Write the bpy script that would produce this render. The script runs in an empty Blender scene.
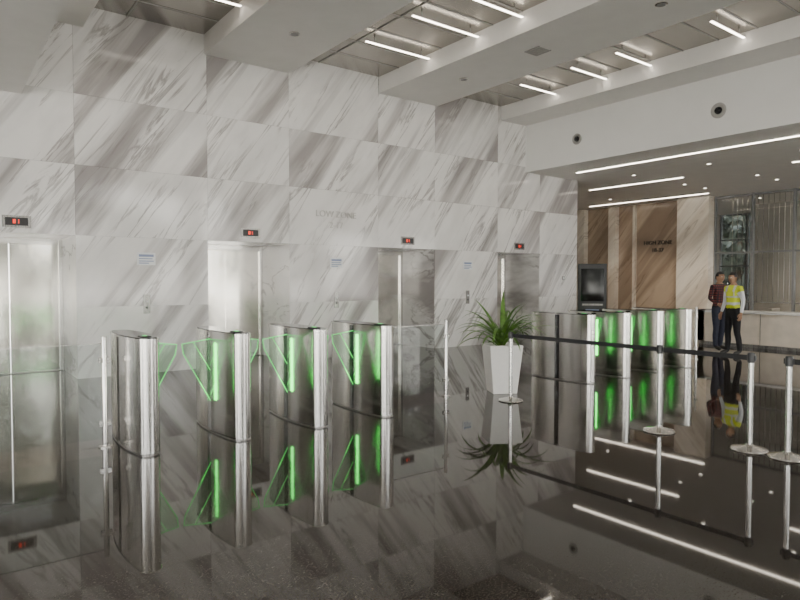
import bpy, bmesh, math, random
from mathutils import Vector, Matrix
random.seed(4)
C=bpy.context.scene.collection

# ---------------------------------------------------------------- materials
def newmat(name):
    m=bpy.data.materials.new(name); m.use_nodes=True
    nt=m.node_tree; b=nt.nodes['Principled BSDF']; return m,nt,b
def N(nt,t,**k):
    n=nt.nodes.new(t)
    for a,v in k.items(): setattr(n,a,v)
    return n
def simple(name,col,rough=.5,metal=0,ior=1.5,noise=0.0,nscale=20,bump=0):
    m,nt,b=newmat(name)
    b.inputs['Roughness'].default_value=rough; b.inputs['Metallic'].default_value=metal
    b.inputs['IOR'].default_value=ior
    tc=N(nt,'ShaderNodeTexCoord'); nz=N(nt,'ShaderNodeTexNoise'); nz.inputs['Scale'].default_value=nscale
    nt.links.new(tc.outputs['Object'],nz.inputs['Vector'])
    r=N(nt,'ShaderNodeValToRGB')
    r.color_ramp.elements[0].position=.3; r.color_ramp.elements[1].position=.7
    r.color_ramp.elements[0].color=(*[c*(1-noise) for c in col],1)
    r.color_ramp.elements[1].color=(*[min(1,c*(1+noise)) for c in col],1)
    nt.links.new(nz.outputs['Fac'],r.inputs['Fac']); nt.links.new(r.outputs['Color'],b.inputs['Base Color'])
    if bump:
        bp=N(nt,'ShaderNodeBump'); bp.inputs['Strength'].default_value=bump; bp.inputs['Distance'].default_value=.01
        nt.links.new(nz.outputs['Fac'],bp.inputs['Height']); nt.links.new(bp.outputs['Normal'],b.inputs['Normal'])
    return m
def emis(name,col,s):
    m,nt,b=newmat(name)
    b.inputs['Base Color'].default_value=(*[min(1,c) for c in col],1)
    b.inputs['Emission Color'].default_value=(*col,1); b.inputs['Emission Strength'].default_value=s
    return m
def steel(name,col=(.66,.645,.62),rough=.17,brush=(60,60,1.0),var=.10,bump=.03):
    m,nt,b=newmat(name)
    b.inputs['Metallic'].default_value=1
    tc=N(nt,'ShaderNodeTexCoord'); mp=N(nt,'ShaderNodeMapping'); mp.inputs['Scale'].default_value=brush
    nz=N(nt,'ShaderNodeTexNoise'); nz.inputs['Scale'].default_value=4; nz.inputs['Detail'].default_value=4
    nt.links.new(tc.outputs['Object'],mp.inputs['Vector']); nt.links.new(mp.outputs['Vector'],nz.inputs['Vector'])
    r=N(nt,'ShaderNodeValToRGB')
    r.color_ramp.elements[0].color=(*[c*(1-var) for c in col],1); r.color_ramp.elements[1].color=(*[min(1,c*(1+var)) for c in col],1)
    nt.links.new(nz.outputs['Fac'],r.inputs['Fac']); nt.links.new(r.outputs['Color'],b.inputs['Base Color'])
    mr=N(nt,'ShaderNodeMapRange'); mr.inputs['To Min'].default_value=rough*.75; mr.inputs['To Max'].default_value=rough*1.25
    nt.links.new(nz.outputs['Fac'],mr.inputs['Value']); nt.links.new(mr.outputs['Result'],b.inputs['Roughness'])
    bp=N(nt,'ShaderNodeBump'); bp.inputs['Strength'].default_value=bump; bp.inputs['Distance'].default_value=.002
    nt.links.new(nz.outputs['Fac'],bp.inputs['Height']); nt.links.new(bp.outputs['Normal'],b.inputs['Normal'])
    return m
def marble(name,base,mid,dark,rough=.09,plane='XZ',angle=55,usetile=True,bandscale=.75,fstr=.75):
    m,nt,b=newmat(name); L=nt.links.new
    tc=N(nt,'ShaderNodeTexCoord'); sep=N(nt,'ShaderNodeSeparateXYZ'); L(tc.outputs['Object'],sep.inputs[0])
    cmb=N(nt,'ShaderNodeCombineXYZ')
    L(sep.outputs['X' if plane=='XZ' else 'Y'],cmb.inputs['X']); L(sep.outputs['Z'],cmb.inputs['Y'])
    L(sep.outputs['Y' if plane=='XZ' else 'X'],cmb.inputs['Z'])
    v=cmb.outputs[0]
    at=N(nt,'ShaderNodeAttribute'); at.attribute_name='tile'
    if usetile:
        ad=N(nt,'ShaderNodeVectorMath',operation='MULTIPLY_ADD'); L(at.outputs['Vector'],ad.inputs[0])
        ad.inputs[1].default_value=(7,7,7); L(v,ad.inputs[2]); v=ad.outputs[0]
    rot=N(nt,'ShaderNodeVectorRotate',rotation_type='Z_AXIS'); L(v,rot.inputs['Vector']); rot.inputs['Angle'].default_value=-math.radians(angle)
    def nz(sc,scale,detail,dist=0,rgh=.55):
        mp=N(nt,'ShaderNodeMapping'); mp.inputs['Scale'].default_value=sc; L(rot.outputs[0],mp.inputs['Vector'])
        n=N(nt,'ShaderNodeTexNoise'); n.inputs['Scale'].default_value=scale; n.inputs['Detail'].default_value=detail
        n.inputs['Distortion'].default_value=dist; n.inputs['Roughness'].default_value=rgh
        L(mp.outputs[0],n.inputs['Vector']); return n.outputs['Fac']
    broad=nz((.10,1.5,.3),bandscale,5,.3,.55)
    r1=N(nt,'ShaderNodeValToRGB'); L(broad,r1.inputs['Fac'])
    e=r1.color_ramp.elements; e[0].position=.38; e[0].color=(*mid,1); e[1].position=.49; e[1].color=(*base,1)
    fine=nz((.18,2.0,.5),1.4,8,.7,.6)
    sb=N(nt,'ShaderNodeMath',operation='SUBTRACT'); L(fine,sb.inputs[0]); sb.inputs[1].default_value=.5
    ab=N(nt,'ShaderNodeMath',operation='ABSOLUTE'); L(sb.outputs[0],ab.inputs[0])
    mr=N(nt,'ShaderNodeMapRange'); L(ab.outputs[0],mr.inputs['Value']); mr.inputs['From Min'].default_value=0; mr.inputs['From Max'].default_value=.028
    mr.inputs['To Min'].default_value=fstr; mr.inputs['To Max'].default_value=0
    msk=nz((.4,1.2,.5),1.3,3)
    mm=N(nt,'ShaderNodeMapRange'); L(msk,mm.inputs['Value']); mm.inputs['From Min'].default_value=.42; mm.inputs['From Max'].default_value=.58
    mu=N(nt,'ShaderNodeMath',operation='MULTIPLY'); L(mr.outputs[0],mu.inputs[0]); L(mm.outputs[0],mu.inputs[1])
    mx=N(nt,'ShaderNodeMix',data_type='RGBA'); L(mu.outputs[0],mx.inputs[0]); L(r1.outputs['Color'],mx.inputs[6]); mx.inputs[7].default_value=(*dark,1)
    cloud=nz((.4,1,.6),3.0,6)
    r3=N(nt,'ShaderNodeValToRGB'); L(cloud,r3.inputs['Fac']); r3.color_ramp.elements[0].position=.3; r3.color_ramp.elements[0].color=(.8,.8,.8,1); r3.color_ramp.elements[1].position=.6
    m2=N(nt,'ShaderNodeMix',data_type='RGBA',blend_type='MULTIPLY'); m2.inputs[0].default_value=.55
    L(mx.outputs[2],m2.inputs[6]); L(r3.outputs['Color'],m2.inputs[7])
    L(m2.outputs[2],b.inputs['Base Color']); b.inputs['Roughness'].default_value=rough
    return m
def glassmat(name,tint=(.9,.95,.94),ior=1.45,rough=.0):
    m,nt,b=newmat(name); nt.nodes.remove(b); L=nt.links.new
    out=nt.nodes['Material Output']
    t=N(nt,'ShaderNodeBsdfTransparent'); t.inputs[0].default_value=(*tint,1)
    g=N(nt,'ShaderNodeBsdfGlossy'); g.inputs['Roughness'].default_value=rough
    f=N(nt,'ShaderNodeFresnel'); f.inputs['IOR'].default_value=ior
    mx=N(nt,'ShaderNodeMixShader'); L(f.outputs[0],mx.inputs[0]); L(t.outputs[0],mx.inputs[1]); L(g.outputs[0],mx.inputs[2])
    L(mx.outputs[0],out.inputs[0]); return m

M_marble=marble('white_marble',(.93,.91,.895),(.41,.38,.375),(.30,.27,.265))
M_beige=marble('beige_marble',(.52,.41,.31),(.31,.235,.175),(.17,.12,.09),rough=.15,plane='YZ',angle=-50,usetile=False)
M_beigeL=marble('light_beige_marble',(.85,.79,.70),(.66,.58,.49),(.4,.34,.28),rough=.15,plane='YZ',angle=-50,usetile=False)
M_white=simple('ceiling_paint',(.88,.86,.83),.6,noise=.02,nscale=3)
M_bulk=simple('bulkhead_paint',(.90,.89,.87),.5,noise=.015,nscale=2)
M_panel=steel('ceiling_metal_panel',(.42,.40,.37),.24,(1,1,1),.06,.0)
M_frame=simple('ceiling_frame',(.40,.39,.37),.4,noise=.05)
M_steel=steel('brushed_steel')
M_steelD=steel('brushed_steel_dark',(.30,.29,.28),.28)
M_letter=simple('letter_metal',(.62,.60,.58),.3,noise=.05)
M_door=steel('lift_door_steel',(.66,.64,.59),.14,(1.2,1.2,.9),.10,.5)
M_black=simple('black_plastic',(.02,.02,.022),.35,noise=.1)
M_blackgl=simple('black_glass',(.012,.012,.014),.06,noise=.1)
M_rubber=simple('belt_webbing',(.015,.015,.017),.7,noise=.2,nscale=200)
M_led=emis('led_white',(1,.90,.76),12)
M_green=emis('led_green',(.12,.9,.2),1.1)
M_red=emis('display_red',(1,.05,.02),1.6)
M_lamp=emis('downlight_glow',(1,.93,.8),8)
M_glass=glassmat('clear_glass')
M_wing=glassmat('green_acrylic',(.84,.97,.86))
M_win=glassmat('window_glass',(.93,.95,.94))
M_tint=glassmat('grey_tinted_glass',(.30,.31,.33))
M_pot=simple('white_glazed_pot',(.82,.81,.78),.25,noise=.02)
M_soil=simple('soil',(.06,.04,.025),.9,noise=.5,nscale=60,bump=.5)
M_leaf=simple('leaf_green',(.10,.21,.035),.4,noise=.5,nscale=12)
M_sign=simple('white_notice',(.85,.86,.88),.4,noise=.02)
M_blue=simple('blue_print',(.25,.31,.5),.4,noise=.02)
M_desk=simple('desk_beige_stone',(.82,.73,.62),.25,noise=.08,nscale=4)
M_deskt=simple('desk_top',(.9,.88,.85),.2,noise=.03)
M_alu=simple('window_aluminium',(.30,.31,.32),.35,metal=.6,noise=.05)
M_ground=simple('outdoor_paving',(.58,.55,.50),.8,noise=.1,nscale=1.2)
M_bark=simple('bark',(.12,.08,.05),.9,noise=.4,bump=.6)
M_tree=simple('tree_foliage',(.10,.12,.085),.6,noise=.5,nscale=2)
M_grille=simple('speaker_grille',(.25,.25,.25),.5,noise=.4,nscale=150)
M_annex=simple('annex_wall_paint',(.50,.47,.43),.5,noise=.05,nscale=3)
M_dark=simple('grey_stone_wall',(.20,.19,.175),.3,noise=.1,nscale=3)

# granite floor
M_floor,nt,b=newmat('polished_dark_granite'); L=nt.links.new
tc=N(nt,'ShaderNodeTexCoord')
n1=N(nt,'ShaderNodeTexNoise'); n1.inputs['Scale'].default_value=85; n1.inputs['Detail'].default_value=4; L(tc.outputs['Object'],n1.inputs['Vector'])
r=N(nt,'ShaderNodeValToRGB'); L(n1.outputs['Fac'],r.inputs['Fac'])
r.color_ramp.elements[0].position=.38; r.color_ramp.elements[0].color=(.015,.012,.010,1)
r.color_ramp.elements[1].position=.68; r.color_ramp.elements[1].color=(.072,.061,.050,1)
bk=N(nt,'ShaderNodeTexBrick'); L(tc.outputs['Object'],bk.inputs['Vector']); bk.offset=0
bk.inputs['Scale'].default_value=1; bk.inputs['Brick Width'].default_value=.9; bk.inputs['Row Height'].default_value=.9; bk.inputs['Mortar Size'].default_value=.0015
bk.inputs['Color1'].default_value=(1,1,1,1); bk.inputs['Color2'].default_value=(.93,.93,.93,1); bk.inputs['Mortar'].default_value=(.7,.7,.7,1)
mx=N(nt,'ShaderNodeMix',data_type='RGBA',blend_type='MULTIPLY'); mx.inputs[0].default_value=1
L(r.outputs[0],mx.inputs[6]); L(bk.outputs[0],mx.inputs[7]); L(mx.outputs[2],b.inputs['Base Color'])
b.inputs['Roughness'].default_value=.032; b.inputs['IOR'].default_value=1.5

# ---------------------------------------------------------------- mesh helpers
def mkobj(name,verts,faces,mats,fm=None,parent=None,smooth=False,loc=None,rot=None):
    me=bpy.data.meshes.new(name); me.from_pydata([tuple(v) for v in verts],[],faces); me.update()
    if not isinstance(mats,(list,tuple)): mats=[mats]
    for m in mats: me.materials.append(m)
    if fm:
        for p,i in zip(me.polygons,fm): p.material_index=i
    if smooth:
        for p in me.polygons: p.use_smooth=True
    ob=bpy.data.objects.new(name,me); C.objects.link(ob)
    if parent: ob.parent=parent
    if loc is not None: ob.location=loc
    if rot is not None: ob.rotation_euler=rot
    return ob
def empty(name,loc=(0,0,0),rot=(0,0,0)):
    e=bpy.data.objects.new(name,None); C.objects.link(e); e.location=loc; e.rotation_euler=rot; e.empty_display_size=.2; return e
BF=[(0,3,2,1),(4,5,6,7),(0,1,5,4),(1,2,6,5),(2,3,7,6),(3,0,4,7)]
def bverts(x0,x1,y0,y1,z0,z1):
    return [(x0,y0,z0),(x1,y0,z0),(x1,y1,z0),(x0,y1,z0),(x0,y0,z1),(x1,y0,z1),(x1,y1,z1),(x0,y1,z1)]
def boxes(name,lst,mats,parent=None,bevel=0,fmat=None,loc=None,rot=None):
    V=[];F=[];FM=[]
    for k,bx in enumerate(lst):
        o=len(V); V+=bverts(*bx[:6]); F+=[tuple(i+o for i in f) for f in BF]
        FM+=[bx[6] if len(bx)>6 else 0]*6
    ob=mkobj(name,V,F,mats,FM,parent,loc=loc,rot=rot)
    if bevel:
        md=ob.modifiers.new('Bevel','BEVEL'); md.width=bevel; md.segments=2; md.limit_method='ANGLE'
    return ob
def box(name,x0,x1,y0,y1,z0,z1,mat,parent=None,bevel=0): return boxes(name,[(x0,x1,y0,y1,z0,z1)],mat,parent,bevel)
def lathe(name,prof,mat,parent=None,seg=40,loc=None,rot=None,smooth=True):
    V=[];F=[]
    n=len(prof)
    for r_,z in prof:
        for s in range(seg):
            a=2*math.pi*s/seg; V.append((max(r_,1e-4)*math.cos(a),max(r_,1e-4)*math.sin(a),z))
    for i in range(n-1):
        for s in range(seg):
            t=(s+1)%seg; F.append((i*seg+s,i*seg+t,(i+1)*seg+t,(i+1)*seg+s))
    F.append(tuple(reversed(range(seg)))); F.append(tuple((n-1)*seg+s for s in range(seg)))
    ob=mkobj(name,V,F,mat,None,parent,smooth,loc,rot)
    md=ob.modifiers.new('es','EDGE_SPLIT'); md.split_angle=math.radians(35)
    return ob
def prism(name,outline,z0,z1,mat,parent=None,bevel=0,smooth=False):
    n=len(outline); V=[(x,y,z0) for x,y in outline]+[(x,y,z1) for x,y in outline]
    F=[tuple(reversed(range(n))),tuple(range(n,2*n))]+[(i,(i+1)%n,n+(i+1)%n,n+i) for i in range(n)]
    ob=mkobj(name,V,F,mat,None,parent)
    if smooth:
        for p in ob.data.polygons[2:]: p.use_smooth=True
        md=ob.modifiers.new('es','EDGE_SPLIT'); md.split_angle=math.radians(40)
    return ob
def tube(name,pts,rad,mat,parent=None,closed=False):
    cu=bpy.data.curves.new(name,'CURVE'); cu.dimensions='3D'; cu.bevel_depth=rad; cu.bevel_resolution=3
    sp=cu.splines.new('POLY'); sp.points.add(len(pts)-1)
    for p,q in zip(sp.points,pts): p.co=(*q,1)
    sp.use_cyclic_u=closed; cu.materials.append(mat)
    ob=bpy.data.objects.new(name,cu); C.objects.link(ob)
    if parent: ob.parent=parent
    return ob
def text(name,body,size,mat,loc,rot,parent=None,depth=.01):
    cu=bpy.data.curves.new(name,'FONT'); cu.body=body; cu.size=size; cu.extrude=depth; cu.align_x='CENTER'; cu.align_y='CENTER'
    cu.materials.append(mat); ob=bpy.data.objects.new(name,cu); C.objects.link(ob); ob.location=loc; ob.rotation_euler=rot
    if parent: ob.parent=parent
    return ob

# ---------------------------------------------------------------- room shell
WY=11.0; WX0=-8; WX1=14.6; RB=1.25; TOP=5.95; SOF=4.4
opens=[(-3.49,-1.89),(.25,1.85),(3.99,5.61),(7.73,9.33),(11.4,13.0)]
LH=2.3
edges=[WX0]+[e for o in opens for e in o]+[WX1]
box('floor',-8.3,27.3,-9.3,17.2,-.15,0,M_floor)
V=[];F=[];T=[]
def addb(bx,rnd):
    o=len(V); V.extend(bverts(*bx)); F.extend([tuple(i+o for i in f) for f in BF]); T.extend([rnd]*6)
TH=.022
for i in range(0,len(edges)-1,2):
    addb((edges[i],edges[i+1],WY+TH,WY+RB+.12,0,LH),(random.random(),random.random(),random.random()))
addb((WX0,WX1,WY+TH,WY+RB+.12,LH,TOP+.1),(.3,.6,.2))
zs=[0,1.15,2.3,3.42,4.54,TOP]
for i in range(len(edges)-1):
    x0,x1=edges[i],edges[i+1]; door=i%2==1
    for j in range(len(zs)-1):
        if door and zs[j]<LH-.01: continue
        rnd=(random.random(),random.random(),random.random())
        g=.0018
        addb((x0+g,x1-g,WY,WY+TH+.001,zs[j]+(g if j else 0),zs[j+1]-g),rnd)
w=mkobj('wall_north',V,F,M_marble)
ca=w.data.color_attributes.new('tile','FLOAT_COLOR','CORNER')
for p in w.data.polygons:
    for li in p.loop_indices: ca.data[li].color=(*T[p.index],1)

for k,(x0,x1) in enumerate(opens):
    e=empty('lift_door')
    y=WY+RB
    xm=(x0+x1)/2; fr=.07
    boxes('door_frame',[(x0,x0+fr,y-.03,y+.1,0,LH),(x1-fr,x1,y-.03,y+.1,0,LH),(x0+fr,x1-fr,y-.03,y+.1,LH-.10,LH)],M_steel,e,.004)
    boxes('door_leaf_left',[(x0+fr,xm-.004,y+.02,y+.06,.01,LH-.10)],M_door,e)
    boxes('door_leaf_right',[(xm+.004,x1-fr,y+.02,y+.06,.01,LH-.10)],M_door,e)
    box('door_sill',x0+fr,x1-fr,y-.06,y+.1,0,.012,M_steelD,e)
    d=empty('lift_floor_indicator')
    box('housing',xm-.15,xm+.15,WY-.03,WY+.0,2.41,2.53,M_black,d,.005)
    boxes('bezel',[(xm-.19,xm+.19,WY-.012,WY,2.38,2.56)],M_steelD,d)
    boxes('digits',[(xm-.05,xm-.015,WY-.034,WY-.028,2.44,2.50),(xm+.02,xm+.03,WY-.034,WY-.028,2.44,2.50)],M_red,d)
for xc in (2.92,6.67,10.37):
    s=empty('wall_notice_sign')
    box('plate',xc-.15,xc+.15,WY-.012,WY,1.84,2.05,M_sign,s)
    boxes('print',[(xc-.12,xc+.12,WY-.014,WY-.011,1.98,2.02),(xc-.12,xc+.10,WY-.014,WY-.011,1.94,1.955),(xc-.12,xc+.12,WY-.014,WY-.011,1.90,1.915),(xc-.12,xc+.04,WY-.014,WY-.011,1.865,1.88)],M_blue,s)
    s=empty('lift_call_panel')
    box('faceplate',xc-.055,xc+.055,WY-.015,WY,1.02,1.34,M_steelD,s,.004)
    lathe('call_button_up',[(.02,0),(.02,.012),(.016,.014)],M_sign,s,20,(xc,WY-.013,1.22),(math.pi/2,0,0))
    lathe('call_button_down',[(.02,0),(.02,.012),(.016,.014)],M_black,s,20,(xc,WY-.013,1.12),(math.pi/2,0,0))
s=empty('wall_lettering')
text('line_top','LOW ZONE',.18,M_letter,(6.67,WY-.012,2.93),(math.pi/2,0,0),s)
text('line_bottom','2-17',.18,M_letter,(6.67,WY-.012,2.71),(math.pi/2,0,0),s)
s=empty('wall_socket_plate'); box('plate',13.95,14.05,WY-.012,WY,1.6,1.7,M_steelD,s,.003); box('rocker',13.975,14.025,WY-.018,WY-.01,1.62,1.68,M_sign,s)

# ceilings
beams=[(1.14,2.0),(3.95,5.62),(7.75,9.4),(11.5,12.42)]
box('ceiling',1.14,12.42,-9,WY+.02,TOP,TOP+.15,M_panel)
for x0,x1 in beams:
    box('ceiling_beam',x0,x1,-9,WY,5.6,TOP,M_white,None,.006)
ribs=[]
for (a,b_) in [(2.0,3.95),(5.62,7.75),(9.4,11.5)]:
    y=10.3
    while y>-9:
        ribs.append((a,b_,y-.012,y+.012,TOP-.012,TOP)); y-=.67
    ribs.append((a,a+.05,-9,WY,TOP-.06,TOP)); ribs.append((a+.65,a+.67,-9,WY,TOP-.015,TOP))
boxes('trim_1',ribs,M_frame)
box('ceiling_low_west',-8.2,1.14,-9,WY,SOF,SOF+.2,M_white)
box('wall_bulkhead_west',1.0,1.14,-9,WY,SOF+.2,TOP+.1,M_bulk)
box('wall_bulkhead_east',12.42,12.6,-9,WY,SOF,TOP+.1,M_bulk)
box('ceiling_low_east',12.6,27.2,-9,17,SOF,SOF+.2,M_white)
for (x0,x1) in [(2.55,3.93),(6.25,7.73),(10.3,11.48)]:
    for y in (9.28,7.94,6.92,5.15,3.8,2.5,1.2,-.1,-1.4,-2.7,-4.0,-5.3):
        s=empty('led_strip_light')
        boxes('housing',[(x0,x1,y-.016,y+.016,5.842,5.86)]+[(q-.01,q+.01,y-.008,y+.008,5.86,TOP) for q in (x0+.2,x1-.2)],M_frame,s)
        box('diffuser',x0+.01,x1-.01,y-.022,y+.022,5.832,5.842,M_led,s)
for x,segs in [(13.5,[(10.2,3.0),(2.4,-7)]),(16.4,[(11.9,8.9),(6.2,1.5),(.5,-6)]),(20.0,[(14.5,10.0),(6,1)])]:
    for a,b_ in segs:
        s=empty('linear_ceiling_light')
        box('diffuser',x-.022,x+.022,b_,a,SOF-.02,SOF-.004,M_led,s); box('trim_ring',x-.05,x+.05,b_-.03,a+.03,SOF-.005,SOF,M_white,s)
for x in (15,17.6,18.8,22.5,24.5):
    for y in (9.5,7.5,5.5,3.5,1.5):
        lamp=(x,y) in ((18.8,7.5),(22.5,7.5),(22.5,3.5),(24.5,9.5),(18.8,9.5))
        s=empty('recessed_downlight',(x,y,SOF)); lathe('ring',[(.07,0),(.07,-.012),(.055,-.014)],M_steel,s,24); lathe('lens',[(.04,-.012),(.04,-.018)],M_lamp,s,24)
        if lamp:
            ld=bpy.data.lights.new('downlight','SPOT'); ld.energy=300; ld.spot_size=math.radians(120); ld.spot_blend=.6; ld.color=(1,.86,.68); ld.shadow_soft_size=.06
            lo=bpy.data.objects.new('downlight_lamp',ld); C.objects.link(lo); lo.parent=s; lo.location=(0,0,-.04)
s=empty('recessed_downlight',(18.8,12.8,SOF)); lathe('ring',[(.07,0),(.07,-.012),(.055,-.014)],M_steel,s,24); lathe('lens',[(.04,-.012),(.04,-.018)],M_lamp,s,24)
ld=bpy.data.lights.new('downlight','SPOT'); ld.energy=260; ld.spot_size=math.radians(120); ld.spot_blend=.6; ld.color=(1,.86,.68); ld.shadow_soft_size=.06
lo=bpy.data.objects.new('downlight_lamp',ld); C.objects.link(lo); lo.parent=s; lo.location=(0,0,-.04)
def vent(x,y):
    s=empty('ceiling_air_vent',(x,y,5.6)); boxes('grille',[(-.14,.14,-.14+i*.056,-.11+i*.056,-.014,0) for i in range(6)]+[(-.16,-.14,-.16,.17,-.014,0),(.14,.16,-.16,.17,-.014,0)],M_frame,s)
def dl(x,y):
    s=empty('recessed_downlight',(x,y,5.6)); lathe('ring',[(.09,0),(.09,-.012),(.07,-.016)],M_steel,s,28); lathe('lens',[(.065,-.014),(.065,-.02)],M_grille,s,28)
for x in (4.8,8.55):
    for y in (9.2,5.0,.5): dl(x,y)
    for y in (7.3,3.2): vent(x,y)
for y,z,rr in ((6.03,4.92,.15),(9.38,4.97,.13)):
    s=empty('wall_speaker',(12.42,y,z),(0,-math.pi/2,0)); lathe('flange',[(rr,0),(rr,.02),(rr*.8,.03),(rr*.55,.015)],M_frame,s,36); lathe('cone',[(rr*.5,.012),(rr*.45,.04),(rr*.2,.05)],M_blackgl,s,28)

# east zone beyond the marble wall
box('wall_east_return',WX1-.15,WX1,WY+RB+.12,17,0,SOF,M_white)
box('wall_lobby_end',WX1,21.2,17,17.2,0,SOF,M_beigeL)
box('wall_east',21,21.2,10.3,17,0,SOF,M_beige)
boxes('pilasters',[(21-d,21,a,b_,0,SOF-.002) for (a,b_,d) in [(10.3,11.4,.35),(13.9,14.2,.25),(13.15,13.25,.12),(15.3,15.9,.25)]],M_beigeL)  # light marble pilasters standing against the east wall
s=empty('wall_lettering')
text('line_top','HIGH ZONE',.20,M_black,(20.98,12.3,2.95),(math.pi/2,0,-math.pi/2),s)
text('line_bottom','18-37',.20,M_black,(20.98,12.3,2.68),(math.pi/2,0,-math.pi/2),s)
k=empty('information_kiosk',(16.35,11.75,0),(0,0,math.radians(-50)))
boxes('cabinet',[(-.42,.42,-.2,.2,0,2.1)],M_black,k,.02); box('screen',-.34,.34,-.215,-.2,.95,1.95,M_blackgl,k); box('shelf',-.3,.3,-.32,-.2,.82,.87,M_steelD,k,.005)
boxes('printed_panel',[(-.2,.2,-.212,-.2,.35,.7)],M_blue,k)

def curtain(name,axis,pos,a,b_,step,h,transoms=(1.1,2.6),t=.03,glass=None):
    glass=glass or M_win
    e=empty(name); n=int(round((b_-a)/step)); bars=[]
    for i in range(n+1):
        c=a+i*step
        bars.append((c-t,c+t,pos-.07,pos+.07,0,h) if axis=='y' else (pos-.07,pos+.07,c-t,c+t,0,h))
    for z in (0.03,h-.05)+tuple(transoms):
        bars.append((a,b_,pos-.05,pos+.05,z-.03,z+.03) if axis=='y' else (pos-.05,pos+.05,a,b_,z-.03,z+.03))
    boxes('mullions',bars,M_alu,e)
    if axis=='y': mkobj('pane',[(a,pos,0),(b_,pos,0),(b_,pos,h),(a,pos,h)],[(0,1,2,3)],glass,None,e)
    else: mkobj('pane',[(pos,a,0),(pos,b_,0),(pos,b_,h),(pos,a,h)],[(0,1,2,3)],glass,None,e)
curtain('window_1','y',-9.1,1.14,12.42,1.88,TOP,(2.6,),.05)
curtain('window_2','y',-9.1,-8.2,1.0,1.84,SOF,(2.6,),.05)
curtain('window_3','y',-9.1,12.6,21.1,1.7,SOF,(2.6,),.05)
curtain('window_4','x',-8.1,-9,7,2.0,SOF,(2.6,),.05)
box('wall_west',-8.2,-8.0,7,WY,0,SOF,M_dark)  # out of view; solid dark stretch added to deepen reflections in the steel
curtain('window_5','x',21.1,-9,10.3,1.2063,SOF,(2.5,))
for x in (-3.6,3.0,9.6,16.2):
    s=empty('unseen_column',(x,-6.5,0)); box('shaft',-.4,.4,-.4,.4,0,SOF if (x<1 or x>12.6) else TOP,M_dark,s,.02); box('skirting',-.42,.42,-.42,.42,0,.15,M_steelD,s,.004)  # unseen dark columns, added to give the steel reflections contrast
curtain('window_6','x',27.1,-9,13,1.1,SOF,(1.0,2.2,3.3),.05,M_tint)
box('wall_annex',21.2,27.2,13,13.2,0,SOF,M_annex)
boxes('wall_annex_partition',[(24.4,24.5,8.6,10.6,0,SOF)],M_annex)
s=empty('hanging_rod_screen')
boxes('rods',[(21.5,21.515,y*.16-.007,y*.16+.007,.9,SOF) for y in range(-20,63)],M_steel,s)
boxes('rail',[(21.48,21.535,-3.3,10.1,.86,.90)],M_steel,s)
for y in (1.5,4,6.5,9):
    s=empty('lounge_sofa',(24,y-.3,0)); boxes('frame',[(-.4,.4,-.8,.8,.1,.42),(.25,.45,-.8,.8,.42,.82),(-.4,.4,-.95,-.8,.1,.6),(-.4,.4,.8,.95,.1,.6)],M_annex,s,.04); boxes('legs',[(-.36,-.3,-.75,-.69,0,.1),(.3,.36,-.75,-.69,0,.1),(-.36,-.3,.69,.75,0,.1),(.3,.36,.69,.75,0,.1)],M_black,s)

# outside
box('ground',-60,80,-60,60,-.4,-.16,M_ground)
def tree(x,y,h,s_,shared=[None]):
    e=empty('tree',(x,y,-.16))
    lathe('trunk',[(.28*s_,0),(.2*s_,.6),(.16*s_,h*.5),(.1*s_,h*.75)],M_bark,e,16)
    if shared[0] is None:
        V=[];F=[]
        cl=[(random.gauss(0,1.1),random.gauss(0,1.1),random.gauss(0,.8)) for _ in range(14)]
        for i in range(2600):
            c=random.choice(cl); d=Vector((random.gauss(0,1),random.gauss(0,1),random.gauss(0,1))).normalized()*random.uniform(.5,1.0)
            p=Vector(c)+d; u_=Vector((random.gauss(0,1),random.gauss(0,1),random.gauss(0,1))).normalized(); v_=u_.cross(d).normalized()*.13; u_=u_*.2
            o=len(V); V+=[p-u_,p-v_,p+u_,p+v_]; F.append((o,o+1,o+2,o+3))
        me=bpy.data.meshes.new('foliage'); me.from_pydata([tuple(v) for v in V],[],F); me.materials.append(M_tree); shared[0]=me
    f=bpy.data.objects.new('foliage',shared[0]); C.objects.link(f); f.parent=e; f.location=(0,0,h*.72); f.scale=(s_,s_,s_); f.rotation_euler=(0,0,random.random()*6)
for x,y,h,s_ in [(-3,-24,6,1.5),(3,-21,6,1.4),(10,-25,6,1.5),(21,-22,6,1.5),(-19,-4,6,1.3),(-21,10,6,1.5),
                 (34,1,5.5,1.7),(33,5.5,4.5,1.6),(34,10,5,1.7),(33.5,15,5,1.6),(40,-1,9,2.4),(41,8,9,2.4),(40,17,9,2.3)]: tree(x,y,h,s_)

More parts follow.
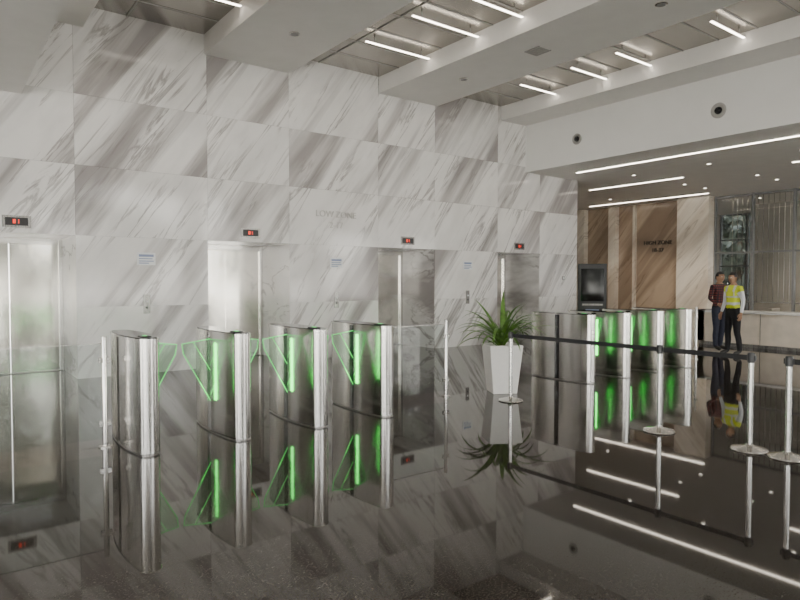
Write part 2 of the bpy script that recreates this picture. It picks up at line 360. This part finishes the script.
# ---------------------------------------------------------------- turnstiles
Lh=.6
def halfw(y):
    t=abs(y)/Lh; return .075+.065*(1-t*t)
def outline(y0,y1,inset=0,endcap=None):
    n=14; right=[];left=[]
    for i in range(n+1):
        y=y0+(y1-y0)*i/n; w_=halfw(y)-inset; right.append((w_,y)); left.append((-w_,y))
    pts=list(right)
    if endcap in('far','both'):
        w_=halfw(y1)-inset
        for i in range(1,8):
            a=math.pi*i/8; pts.append((w_*math.cos(a),y1+w_*.75*math.sin(a)))
    pts+=list(reversed(left))
    if endcap in('near','both'):
        w_=halfw(y0)-inset
        for i in range(1,8):
            a=math.pi+math.pi*i/8; pts.append((w_*math.cos(a),y0+w_*.75*math.sin(a)))
    return pts
def turnstile(x,yn,wl=True,wr=True,H=1.04,glow=True):
    e=empty('turnstile_gate',(x,yn+Lh,0))
    ye=Lh-.07; g=.045
    prism('plinth',outline(-ye,ye,.006,'both'),0,.02,M_steelD,e,smooth=True)
    prism('shell_near',outline(-ye+.10,-g,0,None),.02,H,M_steel,e,smooth=True)
    prism('end_column_near',outline(-ye,-ye+.096,0,'near'),.02,H,M_steel,e,smooth=True)
    prism('shell_far',outline(g,ye,0,'far'),.02,H,M_steel,e,smooth=True)
    prism('wing_slot_core',outline(-g,g,.02,None),.02,H,M_blackgl,e,smooth=True)
    prism('top_rim',outline(-ye,ye,-.005,'both'),H,H+.014,M_steel,e,smooth=True)
    prism('top_glass',outline(-ye+.02,ye-.02,.012,'both'),H+.014,H+.022,M_blackgl,e,smooth=True)
    boxes('card_reader',[(-.045,.045,-ye+.06,-ye+.19,H+.022,H+.03)],M_black,e,.003)
    boxes('status_arrow',[(-.012,.012,-ye+.09,-ye+.16,H+.03,H+.033)],M_green if glow else M_black,e)
    for sgn,on in ((-1,wl),(1,wr)):
        if not on: continue
        w0=halfw(0)-.03
        P=[(w0,.97),(.415,.93),(.40,.83),(w0,.30)]
        P3=[(sgn*a,0,z) for a,z in P]
        V=[(p[0],-.006,p[2]) for p in P3]+[(p[0],.006,p[2]) for p in P3]
        c='l' if sgn<0 else 'r'
        mkobj('acrylic_wing_'+c,V,[(0,1,2,3),(7,6,5,4),(0,4,5,1),(1,5,6,2),(2,6,7,3),(3,7,4,0)],M_wing,None,e)
        tube('wing_edge_light_'+c,[P3[0],P3[1],P3[2],P3[3]],.0045,M_green,e)
        tube('wing_rib_light_'+c,[(sgn*w0,0,.62),(sgn*.30,0,.945)],.003,M_green,e)
        ld=bpy.data.lights.new('green_fill','AREA'); ld.shape='RECTANGLE'; ld.size=.06; ld.size_y=.6; ld.energy=1.5; ld.color=(.08,1,.12)  # added lamp without fixture, floats by the wing to streak cabinet steel green
        lo=bpy.data.objects.new('green_fill_lamp_'+c,ld); C.objects.link(lo); lo.parent=e; lo.location=(sgn*(w0+.12),0,.62)
        xax=Vector((0,1,0)); zax=Vector((sgn,0,0)); yax=zax.cross(xax)
        lo.rotation_euler=Matrix((xax,yax,zax)).transposed().to_euler()
for i,x in enumerate((1.55,2.43,3.31,4.19)): turnstile(x,5.73,i>0,i<3)
for i,x in enumerate((8.05,9.0,10.0,10.95)): turnstile(x,5.73,i>0,i<3)

def post(parent,x,y,h=1.05):
    lathe('post',[(.06,0),(.06,.01),(.024,.014),(.024,h-.01),(.02,h)],M_steel,parent,24,(x,y,0))
fy=6.33
def fence(x0,x1,posts):
    e=empty('glass_barrier')
    for x in posts: post(e,x,fy)
    mkobj('glass_panel',[(x0,fy,.08),(x1,fy,.08),(x1,fy,.98),(x0,fy,.98)],[(0,1,2,3)],M_glass,None,e)
    box('top_edge',x0,x1,fy-.007,fy+.007,.98,.985,M_steel,e)
    for x in posts:
        boxes('clamp',[(x-.05,x+.05,fy-.018,fy+.018,.2,.25),(x-.05,x+.05,fy-.018,fy+.018,.8,.85)],M_steel,e,.003)
fence(-6.4,1.30,[1.29,-.9,-3.1,-5.3])
fence(4.36,5.57,[5.57])
fence(11.12,12.3,[12.25])

# ---------------------------------------------------------------- stanchions
SX=6.04
def stanchion(y,target=None,x=SX):
    e=empty('belt_stanchion',(x,y,0))
    lathe('base',[(.155,0),(.16,.006),(.155,.016),(.10,.03),(.045,.042),(.03,.06)],M_steel,e,48)
    lathe('post',[(.025,.04),(.025,.82)],M_steel,e,28)
    lathe('cassette',[(.027,.815),(.032,.82),(.032,.895),(.027,.905),(.012,.908)],M_black,e,28)
    boxes('belt_clip',[(-.012,.012,-.042,-.03,.835,.885),(-.012,.012,.03,.042,.835,.885)],M_black,e)
    if target is not None:
        box('belt',-.002,.002,target-y+.03,-.03,.835,.883,M_rubber,e)
stanchion(5.58,3.50); stanchion(3.50,2.60); stanchion(2.60); stanchion(2.28,.3); stanchion(.3,-1.7); stanchion(-1.7)

# ---------------------------------------------------------------- potted plant
p=empty('potted_plant',(6.42,6.10,0),(0,0,math.radians(-30)))
def sq(h,z): return [(-h,-h,z),(h,-h,z),(h,h,z),(-h,h,z)]
V=sq(.17,0)+sq(.235,.66)+sq(.235,.68)+sq(.21,.68)+sq(.205,.58)
F=[(3,2,1,0)]
for k in range(4):
    for i in range(4):
        j=(i+1)%4; F.append((k*4+i,k*4+j,k*4+4+j,k*4+4+i))
F.append((16,17,18,19))
pt=mkobj('pot',V,F,[M_pot,M_soil],[0]*(len(F)-1)+[1],p); md=pt.modifiers.new('b','BEVEL'); md.width=.008; md.segments=2
V=[];F=[]
for i in range(42):
    az=i*2.39996+random.uniform(-.2,.2); el=math.radians(random.uniform(35,88)); ln=random.uniform(.60,.90); wd=random.uniform(.026,.038)
    base=Vector((math.cos(az)*.03,math.sin(az)*.03,.62+random.uniform(0,.14))); pos=base.copy(); n=9
    droop=random.uniform(.05,.20)
    for s in range(n+1):
        t=s/n; d=Vector((math.cos(az)*math.cos(el),math.sin(az)*math.cos(el),math.sin(el))); side=Vector((-math.sin(az),math.cos(az),0))
        up=side.cross(d); w_=wd*(.55+1.6*t if t<.28 else 1.0*(1-((t-.28)/.72)**1.8))+.0008
        V+=[pos-side*w_+up*(w_*.35),pos,pos+side*w_+up*w_*.35]
        if s:
            o=len(V)-6; F+=[(o,o+1,o+4,o+3),(o+1,o+2,o+5,o+4)]
        pos=pos+d*(ln/n); el-=droop*(1+t)
mkobj('leaves',V,F,M_leaf,None,p,True)
for a in range(3):
    lathe('stem_%d'%a,[(.018,0),(.014,.25)],M_bark,p,10,(.03*math.cos(a*2.1),.03*math.sin(a*2.1),.56))

# ---------------------------------------------------------------- reception counter
d=empty('reception_counter')
boxes('front_body',[(15.3,15.55,.5,7.9,.08,.80),(15.3,16.3,7.7,7.9,.08,.80)],M_desk,d,.01)
boxes('countertop',[(15.22,15.85,.45,7.95,.80,.86),(15.22,16.35,7.65,7.95,.80,.86)],M_deskt,d,.008)
boxes('plinth',[(15.34,15.5,.5,7.86,0,.08)],M_steelD,d)
boxes('panel_joints',[(15.295,15.301,y-.006,y+.006,.08,.80) for y in (6.4,4.9,3.4,1.9)],M_steelD,d)
for y in (5.15,3.0):
    mn=empty('desk_monitor',(15.6,y,.86),(0,0,.2)); box('stand_foot',-.09,.09,-.12,.12,0,.012,M_black,mn); box('stand_neck',-.015,.015,-.02,.02,.01,.18,M_black,mn); box('screen',-.02,.015,-.26,.26,.12,.44,M_blackgl,mn,.004)

# ---------------------------------------------------------------- people
def skin_mesh(name,verts,edges_,radii,sub=2,root=0):
    me=bpy.data.meshes.new(name); me.from_pydata([tuple(v) for v in verts],edges_,[]); me.update()
    ob=bpy.data.objects.new(name,me); C.objects.link(ob)
    ob.modifiers.new('Skin','SKIN'); sv=me.skin_vertices[0].data
    for i,r_ in enumerate(radii): sv[i].radius=r_ if isinstance(r_,tuple) else (r_,r_); sv[i].use_root=(i==root)
    s=ob.modifiers.new('Sub','SUBSURF'); s.levels=sub; s.render_levels=sub
    dg=bpy.context.evaluated_depsgraph_get(); m2=bpy.data.meshes.new_from_object(ob.evaluated_get(dg))
    bpy.data.objects.remove(ob); m2.name=name
    o2=bpy.data.objects.new(name,m2); C.objects.link(o2)
    for p_ in m2.polygons: p_.use_smooth=True
    return o2
def segdist(p_,a,b_):
    ab=b_-a; t=max(0,min(1,(p_-a).dot(ab)/ab.length_squared)); return (p_-(a+ab*t)).length
def person(name,loc,face,scale,mats,arms,vest):
    e=empty(name,loc,(0,0,face)); e.scale=(scale,)*3
    J={'pel':(0,0,.90),'wai':(0,-.005,1.04),'che':(0,-.01,1.22),'uch':(0,0,1.35),'nb':(0,.005,1.425),'nt':(0,-.01,1.50)}
    R={'pel':(.135,.105),'wai':(.13,.10),'che':(.155,.115),'uch':(.13,.095),'nb':(.062,.062),'nt':(.05,.052)}
    for s,c in ((-1,'l'),(1,'r')):
        J['hip'+c]=(s*.085,0,.83); R['hip'+c]=(.092,.1)
        J['kn'+c]=(s*.10,-.015+.02*s,.47); R['kn'+c]=(.06,.062)
        J['cf'+c]=(s*.105,.015+.03*s,.33); R['cf'+c]=(.058,.06)
        J['an'+c]=(s*.11,.02+.05*s,.09); R['an'+c]=(.046,.05)
        J['to'+c]=(s*.125,-.14+.05*s,.045); R['to'+c]=(.042,.034)
        J['sh'+c]=(s*.17,0,1.365); R['sh'+c]=(.062,.062)
        el,wr=arms[c]
        J['el'+c]=el; R['el'+c]=(.043,.043); J['wr'+c]=wr; R['wr'+c]=(.028,.03)
    E=[('pel','wai','top'),('wai','che','top'),('che','uch','top'),('uch','nb','top'),('nb','nt','skin')]
    for c in 'lr':
        E+=[('pel','hip'+c,'tr'),('hip'+c,'kn'+c,'tr'),('kn'+c,'cf'+c,'tr'),('cf'+c,'an'+c,'tr'),('an'+c,'to'+c,'shoe'),('uch','sh'+c,'top'),('sh'+c,'el'+c,'slv'),('el'+c,'wr'+c,'slv')]
    K=list(J); ob=skin_mesh('body',[J[k] for k in K],[(K.index(a),K.index(b_)) for a,b_,_ in E],[R[k] for k in K],3)
    ob.parent=e
    idx={'skin':0,'top':1,'tr':2,'shoe':3,'slv':4}
    for m in (mats['skin'],mats['top'],mats['tr'],mats['shoe'],mats['slv'],mats['stripe'],mats['belt']): ob.data.materials.append(m)
    for p_ in ob.data.polygons:
        c=p_.center; best=min(E,key=lambda q:segdist(c,Vector(J[q[0]]),Vector(J[q[1]]))-sum(R[q[0]]+R[q[1]])/4)
        i=idx[best[2]]
        if best[2]=='top' and c.z<.93: i=2
        if best[2]=='tr' and c.z>=.93: i=1
        if i==1 and c.z>1.425: i=0
        if i in(1,2) and .93<=c.z<.965 : i=6
        if vest and i==1 and (1.03<c.z<1.075 or 1.17<c.z<1.21 or (abs(abs(c.x)-.10)<.02 and c.z>1.2)): i=5
        if i==2 and c.z<.085: i=3
        p_.material_index=i
    bm=bmesh.new(); bmesh.ops.create_uvsphere(bm,u_segments=32,v_segments=24,radius=1)
    for v in bm.verts:
        x,y,z=v.co
        jaw=1-.28*max(0,-z)**1.3; X=x*.076*jaw; Y=y*.094*(1-.12*max(0,-z)); Z=z*.115
        fr=max(0,-y)
        Y-=.022*math.exp(-((X/.012)**2+((Z+.012)/.020)**2))*fr
        Y+=.008*math.exp(-(((abs(X)-.03)/.014)**2+((Z-.012)/.012)**2))*fr
        Y-=.005*math.exp(-((X/.022)**2+((Z+.055)/.008)**2))*fr
        Y-=.008*math.exp(-((X/.025)**2+((Z+.098)/.018)**2))*fr
        v.co=(X,Y,Z)
    me=bpy.data.meshes.new('head'); bm.to_mesh(me); bm.free(); me.materials.append(mats['skin']); me.materials.append(mats['lip'])
    for p_ in me.polygons:
        p_.use_smooth=True
        if abs(p_.center.x)<.024 and abs(p_.center.z+.056)<.006 and p_.center.y<0: p_.material_index=1
    h=bpy.data.objects.new('head',me); C.objects.link(h); h.parent=e; h.location=(0,-.02,1.565)
    bm=bmesh.new(); bmesh.ops.create_uvsphere(bm,u_segments=32,v_segments=24,radius=1)
    dele=[]
    for v in bm.verts:
        x,y,z=v.co
        hl= .42 if y<-.45 else (.05 if y<.15 else -.45)
        if z<hl: dele.append(v)
        v.co=(x*.083,y*.101+.004,z*.122+.004+random.uniform(-.0015,.0015))
    bmesh.ops.delete(bm,geom=dele,context='VERTS')
    me=bpy.data.meshes.new('hair'); bm.to_mesh(me); bm.free(); me.materials.append(mats['hair'])
    for p_ in me.polygons: p_.use_smooth=True
    o=bpy.data.objects.new('hair',me); C.objects.link(o); o.parent=e; o.location=(0,-.02,1.565)
    for s in(-1,1):
        for nm,rad,off,mt in (('eye_',.011,(.03*s,-.098,1.578),mats['eyew']),('pupil_',.006,(.03*s,-.1065,1.578),mats['hair'])):
            bm=bmesh.new(); bmesh.ops.create_uvsphere(bm,u_segments=12,v_segments=8,radius=rad); me=bpy.data.meshes.new(nm); bm.to_mesh(me); bm.free(); me.materials.append(mt)
            o=bpy.data.objects.new(nm+('l' if s<0 else 'r'),me); C.objects.link(o); o.parent=e; o.location=off
        bm=bmesh.new(); bmesh.ops.create_uvsphere(bm,u_segments=14,v_segments=10,radius=1)
        for v in bm.verts: v.co=(v.co.x*.010,v.co.y*.018*(1+.2*v.co.z),v.co.z*.030)
        me=bpy.data.meshes.new('ear'); bm.to_mesh(me); bm.free(); me.materials.append(mats['skin'])
        o=bpy.data.objects.new('ear_'+('l' if s<0 else 'r'),me); C.objects.link(o); o.parent=e; o.location=(s*.078,-.01,1.562); o.rotation_euler=(0,0,s*.35)
        boxes('brow_'+('l' if s<0 else 'r'),[(s*.03-.014,s*.03+.014,-.112,-.100,1.597,1.602)],mats['hair'],e)
    for c,s in (('l',-1),('r',1)):
        el=Vector(arms[c][0]); wr=Vector(arms[c][1]); d=(wr-el).normalized(); side=Vector((0,1,0)); side=(side-d*side.dot(d)).normalized(); nrm=d.cross(side)
        inn=nrm if nrm.x*s<0 else -nrm
        vs=[wr-d*.02,wr+d*.045]; ed=[(0,1)]; rd=[(.024,.026),(.022,.030)]
        for k,(off,ln) in enumerate(((-.030,.070),(-.010,.080),(.010,.076),(.029,.060))):
            a=len(vs); b0=wr+d*.085+side*off; vs+=[b0,b0+d*ln*.5+inn*.006,b0+d*ln*.8+inn*.022,b0+d*ln*.95+inn*.034]
            ed+=[(1,a),(a,a+1),(a+1,a+2),(a+2,a+3)]; rd+=[.0105,.009,.008,.007]
        a=len(vs); vs+=[wr+d*.03-side*.035,wr+d*.07-side*.052+inn*.01,wr+d*.10-side*.05+inn*.018]; ed+=[(1,a),(a,a+1),(a+1,a+2)]; rd+=[.012,.010,.008]
        hnd=skin_mesh('hand_'+c,vs,ed,rd,2); hnd.parent=e; hnd.data.materials.append(mats['skin'])
    return e
sk=simple('skin_tan',(.42,.24,.15),.5,noise=.05); hair=simple('black_hair',(.012,.010,.010),.45,noise=.3,nscale=80)
lip=simple('lip',(.35,.13,.10),.5); eyew=simple('eye_white',(.8,.8,.78),.2)
hv=simple('hi_vis_yellow',(.68,.78,.03),.6,noise=.06); silver=simple('reflective_tape',(.65,.67,.68),.3,noise=.05); blk=simple('black_cloth',(.015,.015,.018),.8,noise=.2)
wsh=simple('white_shirt',(.8,.82,.85),.7,noise=.04); shoe=simple('shoe_leather',(.02,.018,.016),.3,noise=.1)
plaid,nt,b=newmat('plaid_shirt'); L=nt.links.new
tc=N(nt,'ShaderNodeTexCoord'); w1=N(nt,'ShaderNodeTexWave',bands_direction='Z'); w1.inputs['Scale'].default_value=6; L(tc.outputs['Object'],w1.inputs[0])
w2=N(nt,'ShaderNodeTexWave',bands_direction='X'); w2.inputs['Scale'].default_value=6; L(tc.outputs['Object'],w2.inputs[0])
ma=N(nt,'ShaderNodeMath',operation='MULTIPLY'); L(w1.outputs['Fac'],ma.inputs[0]); L(w2.outputs['Fac'],ma.inputs[1])
rr=N(nt,'ShaderNodeValToRGB'); rr.color_ramp.elements[0].color=(.02,.015,.022,1); rr.color_ramp.elements[1].color=(.25,.045,.04,1); L(ma.outputs[0],rr.inputs[0]); L(rr.outputs[0],b.inputs['Base Color']); b.inputs['Roughness'].default_value=.8
arms_dn={'l':((-.235,.02,1.10),(-.255,-.05,.87)),'r':((.235,.02,1.10),(.255,-.05,.87))}
arms_bn={'l':((-.225,.03,1.11),(-.20,-.18,1.00)),'r':((.225,.02,1.10),(.235,-.05,.87))}
com=dict(skin=sk,hair=hair,lip=lip,eyew=eyew,stripe=silver,belt=blk,shoe=shoe)
person('security_guard',(13.42,6.15,0),math.radians(-112),1.04,dict(com,top=hv,slv=wsh,tr=blk),arms_dn,True)
navy=simple('navy_cloth',(.03,.035,.06),.8,noise=.1)
person('man_in_plaid_shirt',(14.16,6.80,0),math.radians(-20),1.055,dict(com,top=plaid,slv=plaid,tr=navy),arms_bn,False)

# ---------------------------------------------------------------- world + sun
W=bpy.data.worlds.new('sky'); bpy.context.scene.world=W; W.use_nodes=True; nt=W.node_tree; bg=nt.nodes['Background']
tc=N(nt,'ShaderNodeTexCoord'); sp=N(nt,'ShaderNodeSeparateXYZ'); nt.links.new(tc.outputs['Generated'],sp.inputs[0])
rp=N(nt,'ShaderNodeValToRGB'); nt.links.new(sp.outputs['Z'],rp.inputs[0]); rp.color_ramp.elements[0].color=(1,.945,.88,1); rp.color_ramp.elements[1].color=(.87,.91,1,1); rp.color_ramp.elements[1].position=.7
nt.links.new(rp.outputs[0],bg.inputs[0]); bg.inputs[1].default_value=10.0
sd=bpy.data.lights.new('sun','SUN'); sd.energy=20; sd.angle=.02; sd.color=(1,.94,.84)
so=bpy.data.objects.new('sun',sd); C.objects.link(so); so.rotation_euler=(math.radians(25),0,math.radians(20)); so.location=(0,-20,20)

cam=bpy.data.cameras.new('camera'); co=bpy.data.objects.new('camera',cam); C.objects.link(co)
co.location=(0,0,1.57); co.rotation_euler=(math.radians(90-1.755),0,math.radians(-37.1)); cam.lens=27.9; cam.sensor_width=36; cam.clip_end=300
bpy.context.scene.camera=co
